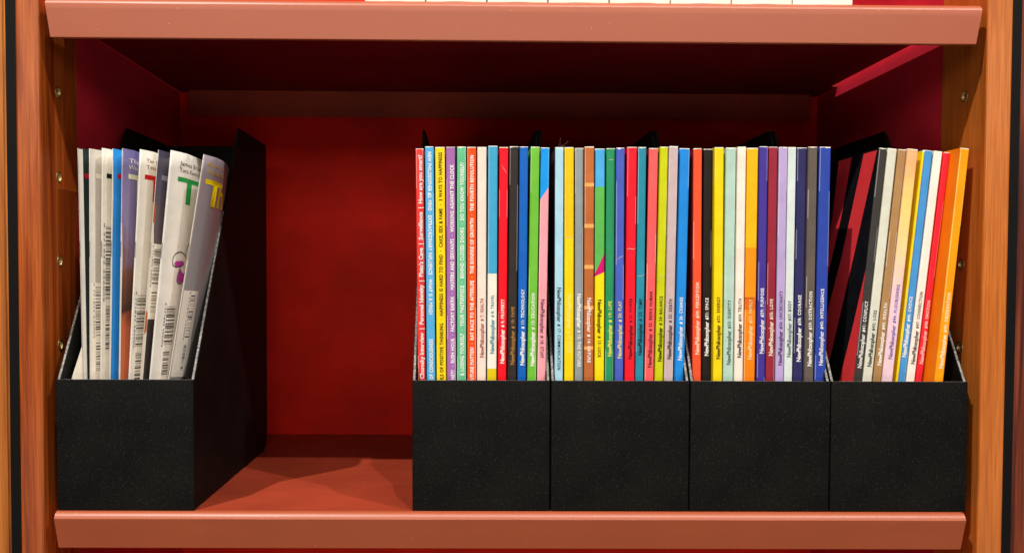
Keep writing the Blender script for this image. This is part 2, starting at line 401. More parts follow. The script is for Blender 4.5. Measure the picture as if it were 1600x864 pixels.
# ------------------------------------------------------------------ bound magazines
def bound_magazine(loc, slope, w, h, bands, label, cover=None, yaw=0., depth=.198, stripes=None, thin=False):
    o = thing("magazine", label, "magazine", loc, "magazines packed in the file boxes")
    o.rotation_euler = (0, math.atan(slope), yaw)
    w -= min(.0003, w * .06); r = min(.0008, w * .2); a = w / 2
    outer = [(-a, depth), (-a, .004), (-a, r), (-a + r * .3, r * .3), (-a + r, 0)] + [(-a + r + (w - 2 * r) * t, 0) for t in (.33, .66)] + [(a - r, 0), (a - r * .3, r * .3), (a, r), (a, .004), (a, depth)]
    th = .0003
    inner = [(-a + th, depth), (-a + th, .004), (-a + th, r + th), (-a + th, th * 2), (-a + r + th, th)] + [(-a + r + (w - 2 * r) * t, th) for t in (.33, .66)] + [(a - r - th, th), (a - th, th * 2), (a - th, r + th), (a - th, .004), (a - th, depth)]
    S = [(x + a) / w for x, y in outer]
    mats = []; idx = {}
    def mi(c):
        if isinstance(c, tuple): c = paper(c)
        if c.name not in idx: idx[c.name] = len(mats); mats.append(c)
        return idx[c.name]
    # levels: bottom, band boundaries, worn top
    if len(bands) == 1:
        c_ = bands[0][2]; bands = [(h * k / 9 + random.uniform(-.008, .008),) * 2 + (c_,) for k in range(1, 9)] + [(0, 0, c_)]
    lv = [(0., 0.)] + [(zl, zr) for zl, zr, c in bands[:-1]]
    bc = [c for zl, zr, c in bands]
    bm = bmesh.new(); rows = []
    wear = [.0003 + .0013 * abs(noise.noise((j * 1.7, loc[0] * 300, 3.))) ** 1.3 for j in range(len(outer))]
    for zl, zr in lv:
        rows.append(([bm.verts.new((x, y, zl + (zr - zl) * s)) for (x, y), s in zip(outer, S)], [bm.verts.new((x, y, zl + (zr - zl) * s)) for (x, y), s in zip(inner, S)]))
    rows.append(([bm.verts.new((x, y, h - wear[j])) for j, (x, y) in enumerate(outer)], [bm.verts.new((x, y, h - .0012)) for x, y in inner]))
    rows.append(([bm.verts.new((x, y + (.0003 if 2 < j < 9 else 0), h)) for j, (x, y) in enumerate(outer)], [bm.verts.new((x, y, h)) for x, y in inner]))
    cm = mi(cover if cover else bc[len(bc) // 2]); wm = mi(WORN)
    for k in range(len(rows) - 1):
        (o0, i0), (o1, i1) = rows[k], rows[k + 1]
        last = k == len(rows) - 2
        for j in range(len(outer) - 1):
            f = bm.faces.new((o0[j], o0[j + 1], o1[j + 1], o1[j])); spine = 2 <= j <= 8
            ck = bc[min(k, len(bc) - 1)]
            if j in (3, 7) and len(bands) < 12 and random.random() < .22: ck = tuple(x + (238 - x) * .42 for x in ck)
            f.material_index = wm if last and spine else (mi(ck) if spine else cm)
            f.smooth = False
            f = bm.faces.new((i1[j], i1[j + 1], i0[j + 1], i0[j])); f.material_index = wm
    for ro, ri in (rows[0], rows[-1]):
        for j in range(len(outer) - 1):
            f = bm.faces.new((ro[j], ri[j], ri[j + 1], ro[j + 1]) if ro is rows[0][0] else (ro[j], ro[j + 1], ri[j + 1], ri[j])); f.material_index = wm
    for col in (0, -1):
        for k in range(len(rows) - 1):
            f = bm.faces.new((rows[k][0][col], rows[k + 1][0][col], rows[k + 1][1][col], rows[k][1][col])); f.material_index = wm
    obj("cover", bm, mats, o)
    bm = bmesh.new(); box(bm, (-a + th + .0001, th + .0003, .0004), (a - th - .0001, depth - .0015, h - .0004))
    obj("page_block", bm, PAGES, o)
    if stripes:      # printed bands on the left cover: polygons in (depth, height)
        for c, polys in stripes:
            bm = bmesh.new()
            for p in polys: bm.faces.new([bm.verts.new((-a - .00012, d, z)) for d, z in p])
            obj("cover_print", bm, paper(c), o)
    return o
def crease(mag, pts, w=.00022):
    bm = bmesh.new(); ring = []
    for i, (x, z) in enumerate(pts):
        t = w * (.4 if i in (0, len(pts) - 1) else 1)
        ring.append((bm.verts.new((x, -.00014, z - t)), bm.verts.new((x, -.00020, z + t))))
    for a, b in zip(ring, ring[1:]): bm.faces.new((a[0], b[0], b[1], a[1]))
    obj("crease", bm, WORN_CREASE, mag)
WORN_CREASE = paper((214, 205, 196), .6, 'crease_mark')

MAGS = [
 [(0.00741, 0.012, -0.01127, 0.00633, 0.27234, [[0.09618, 0.26742]]),
  (0.01456, 0.0075, -0.00956, 0.00676, 0.27333, [[0.09622, 0.12713], [0.26927, 0.14573]]),
  (0.02244, 0.008, -0.00889, 0.00753, 0.27304, [[0.09618, 0.26903]]),
  (0.02995, 0.0085, -0.0068, 0.00718, 0.27319, [[0.09615, 0.25997]]),
  (0.03726, 0.008, -0.00306, 0.00716, 0.27334, [[0.09918, 0.26119]]),
  (0.04516, 0.0075, -0.00398, 0.00714, 0.27306, [[0.09434, 0.26673]]),
  (0.0525, 0.008, -0.00183, 0.00725, 0.27317, [[0.11323, 0.15811]]),
  (0.05997, 0.006, 0.0012, 0.00738, 0.27378, [[0.11627, 0.16107]]),
  (0.06737, 0.0085, 0.00431, 0.00713, 0.27321, [[0.10856, 0.15781]]),
  (0.07505, 0.009, 0.00537, 0.0072, 0.27385, [[0.10755, 0.1519]]),
  (0.08257, 0.0075, 0.00487, 0.0068, 0.27352, [[0.10738, 0.16537]]),
  (0.08966, 0.0065, 0.00998, 0.00707, 0.27333, [[0.10687, 0.16224]]),
  (0.09705, 0.008, 0.01089, 0.0069, 0.27299, [[0.15774, 0.11298]])],
 [(0.11168, 0.007, -0.00338, 0.00666, 0.27308, [[0.16669, 0.10393]]),
  (0.11981, 0.008, -0.00559, 0.00742, 0.27325, [[0.16122, 0.11662]]),
  (0.12758, 0.01, -0.005, 0.0068, 0.27298, [[0.1619, 0.10613]]),
  (0.13486, 0.0075, -0.0045, 0.00747, 0.27373, [[0.15884, 0.10954]]),
  (0.14319, 0.01, -0.00458, 0.00786, 0.27256, [[0.15753, 0.11307]]),
  (0.15073, 0.011, -0.00108, 0.00692, 0.27298, [[0.11409, 0.15635]]),
  (0.15807, 0.0085, -0.00235, 0.00673, 0.27314, [[0.11286, 0.15645]]),
  (0.16541, 0.007, 0.00236, 0.00763, 0.2735, [[0.11243, 0.15896]]),
  (0.17293, 0.0085, 0.00383, 0.0066, 0.27365, [[0.11527, 0.15817]]),
  (0.18004, 0.0095, 0.01034, 0.00732, 0.27306, [[0.10585, 0.16386]]),
  (0.18707, 0.008, 0.01308, 0.00643, 0.27396, [[0.11046, 0.16049]]),
  (0.19419, 0.0065, 0.01226, 0.00707, 0.27416, [[0.11258, 0.1583]]),
  (0.20276, 0.01, 0.0148, 0.00809, 0.2731, [[0.1113, 0.15953]])],
 [(0.21823, 0.009, -0.00657, 0.00684, 0.27298, [[0.11585, 0.17094]]),
  (0.22559, 0.012, -0.00162, 0.00719, 0.27295, [[0.11463, 0.15918]]),
  (0.2339, 0.008, -0.00486, 0.00729, 0.27373, [[0.11255, 0.16014]]),
  (0.24166, 0.009, 0.0008, 0.00792, 0.27366, [[0.10805, 0.15779]]),
  (0.24916, 0.0075, 0.0022, 0.00678, 0.27411, [[0.11362, 0.15874]]),
  (0.25767, 0.009, 0.0027, 0.00897, 0.27349, [[0.11218, 0.15824]]),
  (0.26643, 0.0075, -0.00018, 0.00663, 0.27437, [[0.11687, 0.16682]]),
  (0.27358, 0.008, 0.00077, 0.007, 0.27419, [[0.11513, 0.15851]]),
  (0.2806, 0.008, 0.00305, 0.00673, 0.27412, [[0.10792, 0.16485]]),
  (0.28738, 0.0085, 0.00385, 0.00654, 0.27413, [[0.11414, 0.15737]]),
  (0.29527, 0.0095, 0.00373, 0.00761, 0.27391, [[0.11063, 0.16154]]),
  (0.30299, 0.0075, 0.00327, 0.00729, 0.27434, [[0.10739, 0.1643]]),
  (0.31121, 0.0075, 0.00772, 0.00885, 0.27429, [[0.10792, 0.16654]])],
 [(0.33306, 0.01, 0.09444, 0.00621, 0.27526, [[0.10627, 0.15774]]),
  (0.3411, 0.011, 0.09338, 0.00748, 0.27507, [[0.10718, 0.1508]]),
  (0.34907, 0.0125, 0.09493, 0.00668, 0.27462, [[0.10806, 0.15625]]),
  (0.35679, 0.012, 0.09545, 0.00846, 0.27494, [[0.11312, 0.17065]]),
  (0.3686, 0.0165, 0.10382, 0.00737, 0.27487, [[0.11434, 0.16147]]),
  (0.37649, 0.0175, 0.10563, 0.00696, 0.2745, [[0.10877, 0.16511]]),
  (0.3838, 0.0195, 0.10769, 0.00535, 0.27388, [[0.10882, 0.15837]]),
  (0.39422, 0.007, 0.09478, 0.00719, 0.27501, [[0.10642, 0.16443]])]]
W_, K_ = (248, 244, 236), (28, 22, 24)
B = lambda *c: [(0, 0, tuple(c))]
INFO = [
 [ # first box
  dict(b=B(235,62,58), ink=W_, long=["Chomsky Interview  |  Personal Identity  |  Plato's Cave  |  Surveillance  |  How are you smart?"], cap=.0030, low=1, l="red magazine with white lowercase spine lettering about being smart, first beside the red gap"),
  dict(b=B(84,172,226), ink=W_, long=["OF CONSCIOUSNESS", "NEW PHILOSOPHER #2: MIND \u00b7 EXTRAORDINARY INFLUENCE \u00b7 WHAT IS A MIND?"], l="sky blue magazine with white spine lettering asking what is a mind"),
  dict(b=B(255,214,0), ink=(64,44,16), long=["ILS OF POSITIVE THINKING  \u00b7  HAPPINESS IS HARD TO FIND  \u00b7  CAKE, SEX & FAME  \u00b7  3 WAYS TO HAPPINESS"], l="yellow magazine with dark spine lettering about ways to happiness"),
  dict(b=B(164,106,176), ink=W_, off=.0009, long=["NEY?  \u00b7  RUSH HOUR  \u00b7  FACTORY EARTH  \u00b7  MASTERS AND SERVANTS  \u00b7  WORKING AGAINST THE CLOCK"], l="purple magazine with white spine lettering about working against the clock"),
  dict(b=B(104,194,144), ink=W_, off=.0004, long=["& LOSING YOURSELF  \u00b7  YOUR MASTERPIECE  \u00b7  BEHIND CLOSED DOORS  \u00b7  DO YOU KNOW YOURSELF?"], l="sea green magazine with white spine lettering asking do you know yourself"),
  dict(b=B(255,82,20), ink=W_, long=["FUTURE MATTER?  \u00b7  RAT RACE TO THE AFTERLIFE  \u00b7  THE BONFIRE OF GROWTH  \u00b7  THE FOURTH REVOLUTION"], l="bright orange magazine with white spine lettering about the fourth revolution"),
  dict(b=B(250,218,204), ink=(140,32,44), t="# 7: HEALTH", l="pale pink magazine with dark red spine title HEALTH"),
  dict(b=[(.1049,.1049,(222,196,0)),(.1772,.1772,(244,234,220)),(0,0,(66,166,206))], ink=(60,140,160), t="# 8: TRAVEL", cover=(66,166,206), l="magazine with blue, cream and yellow banded spine titled TRAVEL"),
  dict(b=B(250,10,40), ink=W_, t="# 9: PROPERTY", l="vivid red magazine with white spine title PROPERTY"),
  dict(b=B(52,46,44), ink=(176,128,66), t="# 10: FAME", l="charcoal black magazine with gold spine title FAME"),
  dict(b=B(20,98,190), ink=W_, t="# 11: TECHNOLOGY", l="royal blue magazine with white spine title TECHNOLOGY"),
  dict(b=B(112,190,62), ink=W_, t="# 12: EDUCATION", l="grass green magazine with white spine title EDUCATION"),
  dict(b=[(.2334,.2431,(248,160,172)),(0,0,(0,152,240))], ink=(70,40,62), t="# 18: STUFF", dn=1, cover=(240,150,165), l="pink magazine with bright blue slanted top, spine title STUFF"),
 ], [
  dict(b=B(168,214,232), ink=(24,24,40), t="# 17: COMMUNICATION", dn=1, cover=(34,34,54), l="pale blue magazine with black spine title COMMUNICATION"),
  dict(b=[(.205,.205,(255,212,0)),(0,0,(255,196,0))], ink=(255,232,120), t="# 16: FOOD", dn=1, l="golden yellow magazine with faint pale spine title FOOD"),
  dict(b=B(142,152,156), ink=W_, t="# 15: THE FUTURE", dn=1, l="grey magazine with white spine title THE FUTURE"),
  dict(b=[(.1194,.1194,(184,104,56)),(.1219,.1219,(250,172,96)),(.1503,.1503,(184,104,56)),(.1528,.1528,(250,172,96)),(.1811,.1811,(184,104,56)),(.184,.184,(250,172,96)),(.2123,.2123,(184,104,56)),(.2152,.2152,(250,172,96)),(.2436,.2436,(188,106,56)),(.2463,.2463,(250,172,96)),(0,0,(190,108,58))], ink=W_, t="# 14: NATURE", dn=1, cover=(184,104,56), l="brown magazine with pale orange bars across the spine, title NATURE"),
  dict(b=[(.1752,.1787,(250,220,16)),(.1770,.1930,(206,24,112)),(.2434,.2440,(92,182,84)),(0,0,(78,172,232))], ink=(40,34,20), t="# 13: LUCK", dn=1, cover=(92,182,84), l="magazine with blue, green, magenta and yellow spine titled LUCK"),
  dict(b=B(44,146,96), ink=(232,226,90), t="# 19: LIFE", l="dark green magazine with yellow spine title LIFE"),
  dict(b=B(74,96,190), ink=(238,224,120), t="# 20: PLAY", l="indigo blue magazine with yellow spine title PLAY"),
  dict(b=B(252,32,50), ink=(70,10,24), t="# 21: POWER", l="scarlet magazine with dark spine title POWER"),
  dict(b=B(42,140,164), ink=(24,40,58), t="# 22: TIME", l="teal magazine with dark spine title TIME"),
  dict(b=B(252,96,98), ink=(60,24,36), t="# 23: BEING HUMAN", cover=(150,20,34), l="coral pink magazine with dark spine title BEING HUMAN"),
  dict(b=B(200,206,16), ink=(30,34,10), t="# 24: BALANCE", l="lime green magazine with black spine title BALANCE"),
  dict(b=B(200,178,180), ink=(44,32,38), t="# 25: DEATH", l="dusty grey pink magazine with dark spine title DEATH"),
  dict(b=B(34,138,224), ink=W_, t="# 26: CHANGE", l="bright blue magazine with white spine title CHANGE"),
 ], [
  dict(b=B(236,86,50), ink=(250,226,196), t="#30: PERCEPTION", cover=(150,20,24), l="orange red magazine with cream spine title PERCEPTION"),
  dict(b=B(38,32,30), ink=W_, t="#31: SPACE", l="black magazine with white spine title SPACE"),
  dict(b=B(240,212,8), ink=(60,46,8), t="#32: ENERGY", l="yellow magazine with dark spine title ENERGY"),
  dict(b=B(176,208,194), ink=(56,72,74), t="#33: IDENTITY", l="mint magazine with dark spine title IDENTITY"),
  dict(b=B(250,230,216), ink=(60,48,44), t="#34: TRUTH", l="cream magazine with dark spine title TRUTH"),
  dict(b=[(.150,.150,(255,132,10)),(.1585,.1585,(214,106,20)),(.1597,.1600,(190,92,30)),(.1977,.1977,(255,148,0)),(0,0,(255,184,0))], ink=(250,214,160), t="#27: FAMILY", cover=(255,150,0), l="two tone orange magazine with pale spine title FAMILY"),
  dict(b=B(70,56,150), ink=W_, t="#29: PURPOSE", l="violet blue magazine with white spine title PURPOSE"),
  dict(b=B(150,44,60), ink=(250,226,206), t="#35: LOVE", l="maroon magazine with cream spine title LOVE"),
  dict(b=B(184,164,214), ink=(84,60,100), t="#36: UNCERTAINTY", l="lavender magazine with dark spine title UNCERTAINTY"),
  dict(b=B(212,224,222), ink=(70,76,80), t="#37: BODY", l="pale grey white magazine with grey spine title BODY"),
  dict(b=B(48,48,96), ink=W_, t="#38: COURAGE", l="navy blue magazine with white spine title COURAGE"),
  dict(b=B(100,90,84), ink=W_, t="#39: DISTRACTION", l="warm dark grey magazine with white spine title DISTRACTION"),
  dict(b=B(48,72,166), ink=W_, t="#40: INTELLIGENCE", l="cobalt blue magazine with white spine title INTELLIGENCE"),
 ], [
  dict(b=B(62,60,58), ink=W_, t="#41: CONFLICT", cover=(30,30,32), l="leaning dark magazine with red striped black cover, spine title CONFLICT",
       stripes=[((255,66,70), [[(.0030,.2738),(.0225,.1932),(.0440,.1134),(.0500,.0900),(.0720,.0900),(.0585,.1491),(.0436,.1937),(.0245,.2738)], [(.0004,.1824),(.0004,.0700),(.0300,.0700),(.0237,.0941),(.0106,.1404)], [(.0450,.2738),(.0524,.2256),(.0760,.1400),(.0900,.1400),(.0690,.2267),(.0687,.2738)]])]),
  dict(b=B(216,216,200), ink=(44,52,48), t="#42: LOSS", l="leaning pale stone magazine with dark spine title LOSS"),
  dict(b=B(172,132,86), ink=W_, t="#43: WEALTH", l="leaning tan magazine with white spine title WEALTH"),
  dict(b='grad', ink=(108,78,168), t="#44: FLOURISHING", cover=(236,190,180), l="leaning magazine fading from peach to pink, spine title FLOURISHING"),
  dict(b=B(74,150,216), ink=W_, t="#46: CHOICE", l="leaning light blue magazine with white spine title CHOICE"),
  dict(b=B(250,234,222), ink=(64,58,58), t="#47: CONNECTION", l="leaning off white magazine with dark spine title CONNECTION"),
  dict(b=B(250,48,62), ink=(255,214,206), t="#48: EMOTION", l="leaning red magazine with pale spine title EMOTION"),
  dict(b=B(255,158,0), ink=(255,236,196), t="#49: OBSERVATION", cover=(255,134,6), l="leaning orange magazine nearest the right post, spine title OBSERVATION"),
 ]]
def lerp(a, b, t): return tuple(x + (y - x) * t for x, y in zip(a, b))
made = {}
for bi, (rows_, infos) in enumerate(zip(MAGS, INFO)):
    for mi_, ((x, y, sl, w_, h, z), d) in enumerate(zip(rows_, infos)):
        bands = d['b']
        if bands == 'grad':
            stops = [(0, (236,204,218)), (.165, (236,204,214)), (.20, (244,214,150)), (.235, (250,208,120)), (.262, (250,184,126)), (.276, (250,182,130))]
            bands = []
            for i in range(36):
                zz = .276 * (i + .5) / 36
                for (za, ca), (zb, cb) in zip(stops, stops[1:]):
                    if za <= zz <= zb: bands.append((.276 * (i + 1) / 36, .276 * (i + 1) / 36, lerp(ca, cb, (zz - za) / (zb - za))))
        yaw = .038 if bi == 3 else 0.
        mag = bound_magazine((x, y, .0032), sl, w_, h, bands, d['l'], d.get('cover'), yaw, stripes=d.get('stripes'))
        made[(bi, mi_)] = mag
        off = d.get('off', .0002)
        runs = []
        if 'long' in d:
            for s, (za, zb) in zip(d['long'], z): runs.append((s, za, zb, d.get('cap', .0027), .030, 1.0 if d.get('low') else 1.12))
        else:
            za, zb = z[0]; L = zb - za; nl = .0262 * (1 if L > 0 else -1)
            if abs(L) < .043: nl *= .93
            runs.append(("NewPhilosopher", za, za + nl, .0032, .024 if mi_ % 3 else .014, .94))
            gap = .0016 * (1 if L > 0 else -1)
            runs.append((d['t'], za + nl + gap, zb, .0024, .026, 1.22))
        spine_text(mag, runs, d['ink'], off)
for key, pts in {(1, 1): [(-.003, .2046), (-.001, .2049), (.0012, .2046), (.003, .2050)], (1, 7): [(-.0034, .1962), (-.001, .1966), (.0015, .1961), (.0034, .1968)],
                 (1, 6): [(-.003, .1870), (-.0005, .1895), (.0015, .1906), (.003, .1910)], (1, 8): [(-.003, .1752), (0, .1758), (.003, .1766)],
                 (1, 10): [(-.003, .1716), (-.0006, .1742), (.0012, .1760), (.003, .1765)], (0, 4): [(-.003, .2050), (0, .2040), (.0030, .2056)],
                 (1, 5): [(-.002, .2640), (.0006, .2646), (.0026, .2638)], (0, 8): [(-.0015, .2600), (.0004, .2565), (.0026, .2535)]}.items():
    crease(made[key], pts)
# the slim yellow issue squeezed between two leaning ones
bound_magazine((.3654, .0150, .0032), .0995, .0017, .2742, B(248, 214, 0), "very slim yellow leaning magazine squeezed beside the light blue leaning one", None, .038)

# ------------------------------------------------------------------ stapled street magazines
A1 = math.hypot(.004, .026)
def fold(a):          # arc length along the front cover -> (x, y)
    if a < A1: t = a / A1; return (FOLD[0] * (t + .10 * math.sin(math.pi * t)), FOLD[1] * t)
    t = (a - A1) / math.hypot(.001, .055); return (FOLD[0] + .001 * t, FOLD[1] + .055 * t)
FOLD = [.005, .013]; BEND = [0.]
def bend(y, z):       # how far a sheet curls away to the left, deeper in the box
    if not BEND[0] or y < .026: return 0.
    return -BEND[0] * (min(y, .105) - .026) ** 1.35 * max(0., min(1.15, (z - .03) / .24))
def on_cover(bm, th=.00012):
    """bend a flat (a, z) mesh onto the folded front cover"""
    for s in (.0065, .013, .0195, A1, .034, .044, .054):
        bmesh.ops.bisect_plane(bm, geom=bm.verts[:] + bm.edges[:] + bm.faces[:], plane_co=(s, 0, 0), plane_no=(1, 0, 0))
    for v in bm.verts:
        x, y = fold(v.co.x); v.co = (x + th * 1.1 + bend(y, v.co.y), y - th * .8, v.co.y)
    return bm
def flat_poly(bm, pts):
    f = bm.faces.new([bm.verts.new((a, z, 0)) for a, z in pts])
    return f
def stroke(bm, pts, w):
    vs = []
    for i, p in enumerate(pts):
        q0 = Vector(pts[max(0, i - 1)]); q1 = Vector(pts[min(len(pts) - 1, i + 1)]); t = (q1 - q0).normalized(); n = Vector((-t.y, t.x)) * w / 2
        vs.append((bm.verts.new((p[0] - n.x, p[1] - n.y, 0)), bm.verts.new((p[0] + n.x, p[1] + n.y, 0))))
    for a, b in zip(vs, vs[1:]): bm.faces.new((a[0], b[0], b[1], a[1]))
def catmull(pts, n=5):
    out = []
    P = [pts[0]] + list(pts) + [pts[-1]]
    for i in range(1, len(P) - 2):
        for k in range(n):
            t = k / n; p0, p1, p2, p3 = [Vector(q) for q in P[i - 1:i + 3]]
            out.append(tuple(.5 * ((2 * p1) + (p2 - p0) * t + (2 * p0 - 5 * p1 + 4 * p2 - p3) * t * t + (3 * p1 - p0 - 3 * p2 + p3) * t ** 3)))
    return out + [tuple(pts[-1])]
def barcode(mag, a0, a1, z1, z0, panel=None, seed=1, digits="9 771832 342002"):
    rnd = random.Random(seed)
    if panel:
        bm = bmesh.new(); flat_poly(bm, [(panel[0], panel[3]), (panel[1], panel[3]), (panel[1], panel[2]), (panel[0], panel[2])]); on_cover(bm, .00008); obj("barcode_panel", bm, paper((240, 232, 218)), mag)
    bm = bmesh.new()
    zsplit = z0 + (z1 - z0) * .37
    for lo, hi, x0, x1 in ((zsplit + .0035, z1, a0, a1), (z0, zsplit - .0015, a0 + .001, a0 + (a1 - a0) * .72)):
        zc = hi
        while zc > lo + .0004:
            t = rnd.choice((.0003, .0003, .0005, .0009)); flat_poly(bm, [(x0, max(lo, zc - t)), (x1, max(lo, zc - t)), (x1, zc), (x0, zc)]); zc -= t + rnd.choice((.0005, .0008, .0012, .0018))
    on_cover(bm); obj("barcode", bm, paper((26, 24, 24)), mag)
    me = fit_text(digits, (z1 - zsplit) * 1.02, .0022, .0, 1.0); bm = bmesh.new(); bm.from_mesh(me)
    for v in bm.verts: v.co = (a0 - .0022 + v.co.y, z1 + .003 - v.co.x, 0)
    on_cover(bm); obj("barcode_digits", bm, paper((60, 54, 50)), mag)
def masthead(mag, ink, s="Th", a0=.0131, z=.2325, cap=.0202, wT=.049):
    me = text_mesh("T", .02); bm = bmesh.new(); bm.from_mesh(me); xs = [v.co.x for v in bm.verts]; k = wT / (max(xs) - min(xs)); c0 = min(xs)
    ys = [v.co.y for v in bm.verts]; y0, y1 = min(ys), max(ys)
    for v in bm.verts: v.co = ((v.co.x - c0) * k, (v.co.y - y0) / (y1 - y0) * cap, 0)
    if len(s) > 1:
        b2 = bmesh.new(); b2.from_mesh(text_mesh(s[1:], .02)); xs = [v.co.x for v in b2.verts]; c0 = min(xs); k2 = .030 / (max(xs) - c0); ys = [v.co.y for v in b2.verts]; y0, y1 = min(ys), max(ys)
        for v in b2.verts: v.co = (wT * .74 + (v.co.x - c0) * k2, (v.co.y - y0) / (y1 - y0) * cap, 0)
        d = bpy.data.meshes.new("x"); b2.to_mesh(d); bm.from_mesh(d); b2.free()
    bmesh.ops.translate(bm, verts=bm.verts, vec=(a0, z, 0))
    on_cover(bm, .00016); obj("masthead", bm, paper(ink), mag)
def headline(mag, lines, ink, cap=.0034):
    bm = bmesh.new()
    for s, a, z, L in lines:
        me = fit_text(s, L, cap, .004, 1.0)
        for v in me.vertices: v.co = (v.co.x + a, v.co.y + z, 0)
        bm.from_mesh(me)
    on_cover(bm, .00016); obj("cover_lettering", bm, paper(ink), mag)
def patch(mag, c, pts, name="cover_print", th=.00006):
    bm = bmesh.new(); flat_poly(bm, pts); on_cover(bm, th); return obj(name, bm, paper(c) if isinstance(c, tuple) else c, mag)

def photo_paper(name, stops, seed, scale=26.):
    mt, nt, b = newmat(name); mp = mapping(nt, (1, 1, .55)); mp.inputs['Location'].default_value = (seed, seed, seed)
    n = N(nt, 'ShaderNodeTexNoise', i_Scale=scale, i_Detail=4.0, i_Distortion=.8); nt.links.new(mp.outputs[0], n.inputs['Vector'])
    tc = N(nt, 'ShaderNodeTexCoord'); sp = N(nt, 'ShaderNodeSeparateXYZ'); nt.links.new(tc.outputs['Object'], sp.inputs[0])
    ad = N(nt, 'ShaderNodeMath', operation='MULTIPLY_ADD'); ad.inputs[1].default_value = .10; nt.links.new(n.outputs[0], ad.inputs[0]); nt.links.new(sp.outputs[2], ad.inputs[2])
    mr = N(nt, 'ShaderNodeMapRange'); mr.inputs['From Min'].default_value = .05; mr.inputs['From Max'].default_value = .325; nt.links.new(ad.outputs[0], mr.inputs[0])
    r = ramp(nt, mr.outputs[0], [(p, lin(c)) for p, c in stops]); nt.links.new(r.outputs[0], b.inputs['Base Color'])
    b.inputs['Roughness'].default_value = .32; b.inputs['Specular IOR Level'].default_value = .4; return mt
PORTRAIT = photo_paper("portrait_photo_print", [(0., (196,112,78)), (.16, (120,62,38)), (.24, (196,104,64)), (.46, (186,96,60)), (.52, (58,34,28)), (.66, (120,74,58)), (.76, (140,126,164)), (.98, (104,98,150))], 4.)
MAUVE = photo_paper("dusky_photo_print", [(0., (18,24,20)), (.52, (60,50,48)), (.70, (110,92,92)), (.88, (84,78,96)), (1., (56,52,66))], 9.)
LILAC = photo_paper("grey_photo_print", [(0., (88,80,76)), (.3, (138,134,130)), (.6, (158,153,154)), (1., (150,138,146))], 14.)

def street_magazine(x, slope, h, front, back, label, fx=.005, fy=.013, dep=.20, seed=0, curl=0.):
    FOLD[:] = [fx, fy]; BEND[0] = curl
    o = thing("magazine", label, "magazine", (x, .0091, .0032), "stapled street magazines in the lone box")
    o.rotation_euler = (0, math.atan(slope), 0)
    R = [(0, 0)] + [fold(a) for a in (.003, .0065, .013, .0195, A1)] + [(fx + .0003, .03), (fx + .0006, .045), (fx + .0009, .065), (fx + .001, .09), (fx + .001, .105), (fx + .001, .13), (fx + .001, dep)]
    L = [(-.0004, .0006), (-.0007, .006), (-.0009, .020), (-.0010, .03), (-.0010, .045), (-.0010, .065), (-.0010, .09), (-.0010, .105), (-.0010, dep)]
    def sheet(name, prof, mat, zt, inset=0.):
        bm = bmesh.new(); n = 20; rows = []
        for k in range(n + 1):
            z = zt * k / n
            rows.append([bm.verts.new((px + bend(py, z) + .00035 * noise.noise((z * 13, py * 20, seed + .5)) * max(0, min(1, (py - fy) / .02)), py, z)) for px, py in prof])
        for a, b in zip(rows, rows[1:]):
            for i in range(len(prof) - 1): f = bm.faces.new((a[i], a[i + 1], b[i + 1], b[i])); f.smooth = True
        ob = obj(name, bm, mat, o)
        md = ob.modifiers.new("paper", 'SOLIDIFY'); md.thickness = .00016; md.offset = -1
        return ob
    sheet("front_cover", R, front, h)
    sheet("back_cover", [(0, 0)] + L, back, h)
    # inside leaves, fanned between the covers
    bm = bmesh.new()
    inner = [(.0002, .0020), (fx * .4, fy * .8), (fx * .75, fy * 1.3), (fx * .8, .03), (fx * .8, .045), (fx * .8, .065), (fx * .8, .09), (fx * .8, .105), (fx * .8, dep - .004), (-.0006, dep - .004), (-.0006, .105), (-.0006, .09), (-.0006, .065), (-.0006, .045), (-.0006, .03), (-.0004, .020)]
    va = [bm.verts.new((px + bend(py, 0), py, .001)) for px, py in inner]; vb = [bm.verts.new((px + bend(py, h), py, h - .0012)) for px, py in inner]
    for i in range(len(inner)): j = (i + 1) % len(inner); bm.faces.new((va[i], va[j], vb[j], vb[i]))
    bm.faces.new(va[::-1]); bm.faces.new(vb); bmesh.ops.recalc_face_normals(bm, faces=bm.faces)
    obj("leaves", bm, PAGES, o)
    for zs in (.195, .075):
        bm = bmesh.new(); box(bm, (-.00022, -.00035, zs - .006), (.00022, .0001, zs + .006)); bevel(bm, .00012, 1); obj("staple", bm, STEEL, o)
    return o
ST = {1: (-0.25164, -0.01171, 0.27142), 2: (-0.24793, 0.00664, 0.27095), 3: (-0.24087, 0.01615, 0.27151), 4: (-0.23493, 0.02406, 0.2711), 5: (-0.22747, 0.02343, 0.27137), 6: (-0.22337, 0.05802, 0.27108), 7: (-0.21742, 0.08761, 0.27123), 8: (-0.2116, 0.10135, 0.27138), 9: (-0.20283, 0.16307, 0.27047)}
cream = (226, 221, 212)
def S(k, *a, **kw): x, s, h = ST[k]; return street_magazine(x, s, h, *a, seed=k, **kw)
m1 = S(1, paper((38, 52, 50)), paper(cream), "stapled magazine with white spine and dark green cover, first beside the left post", fx=0.005)
patch(m1, cream, [(.0004, .0005), (.0070, .0005), (.0078, .2708), (.0004, .2708)], "spine_wrap_lit_fold"); masthead(m1, (190, 20, 50), "T", .0100)
bm = bmesh.new(); vs = [bm.verts.new(p) for p in ((-.0006, .006, .127), (-.0009, .03, .150), (-.0142, .03, .086), (-.0146, .006, .086), (-.0006, .006, .03))]; bm.faces.new(vs); o_ = obj("bent_page", bm, PAGES, m1); md = o_.modifiers.new("p", 'SOLIDIFY'); md.thickness = .0002
m2 = S(2, paper((196, 188, 176)), paper(cream), "stapled cream magazine with beige cover and barcode panel, second from the left post", fx=0.0055)
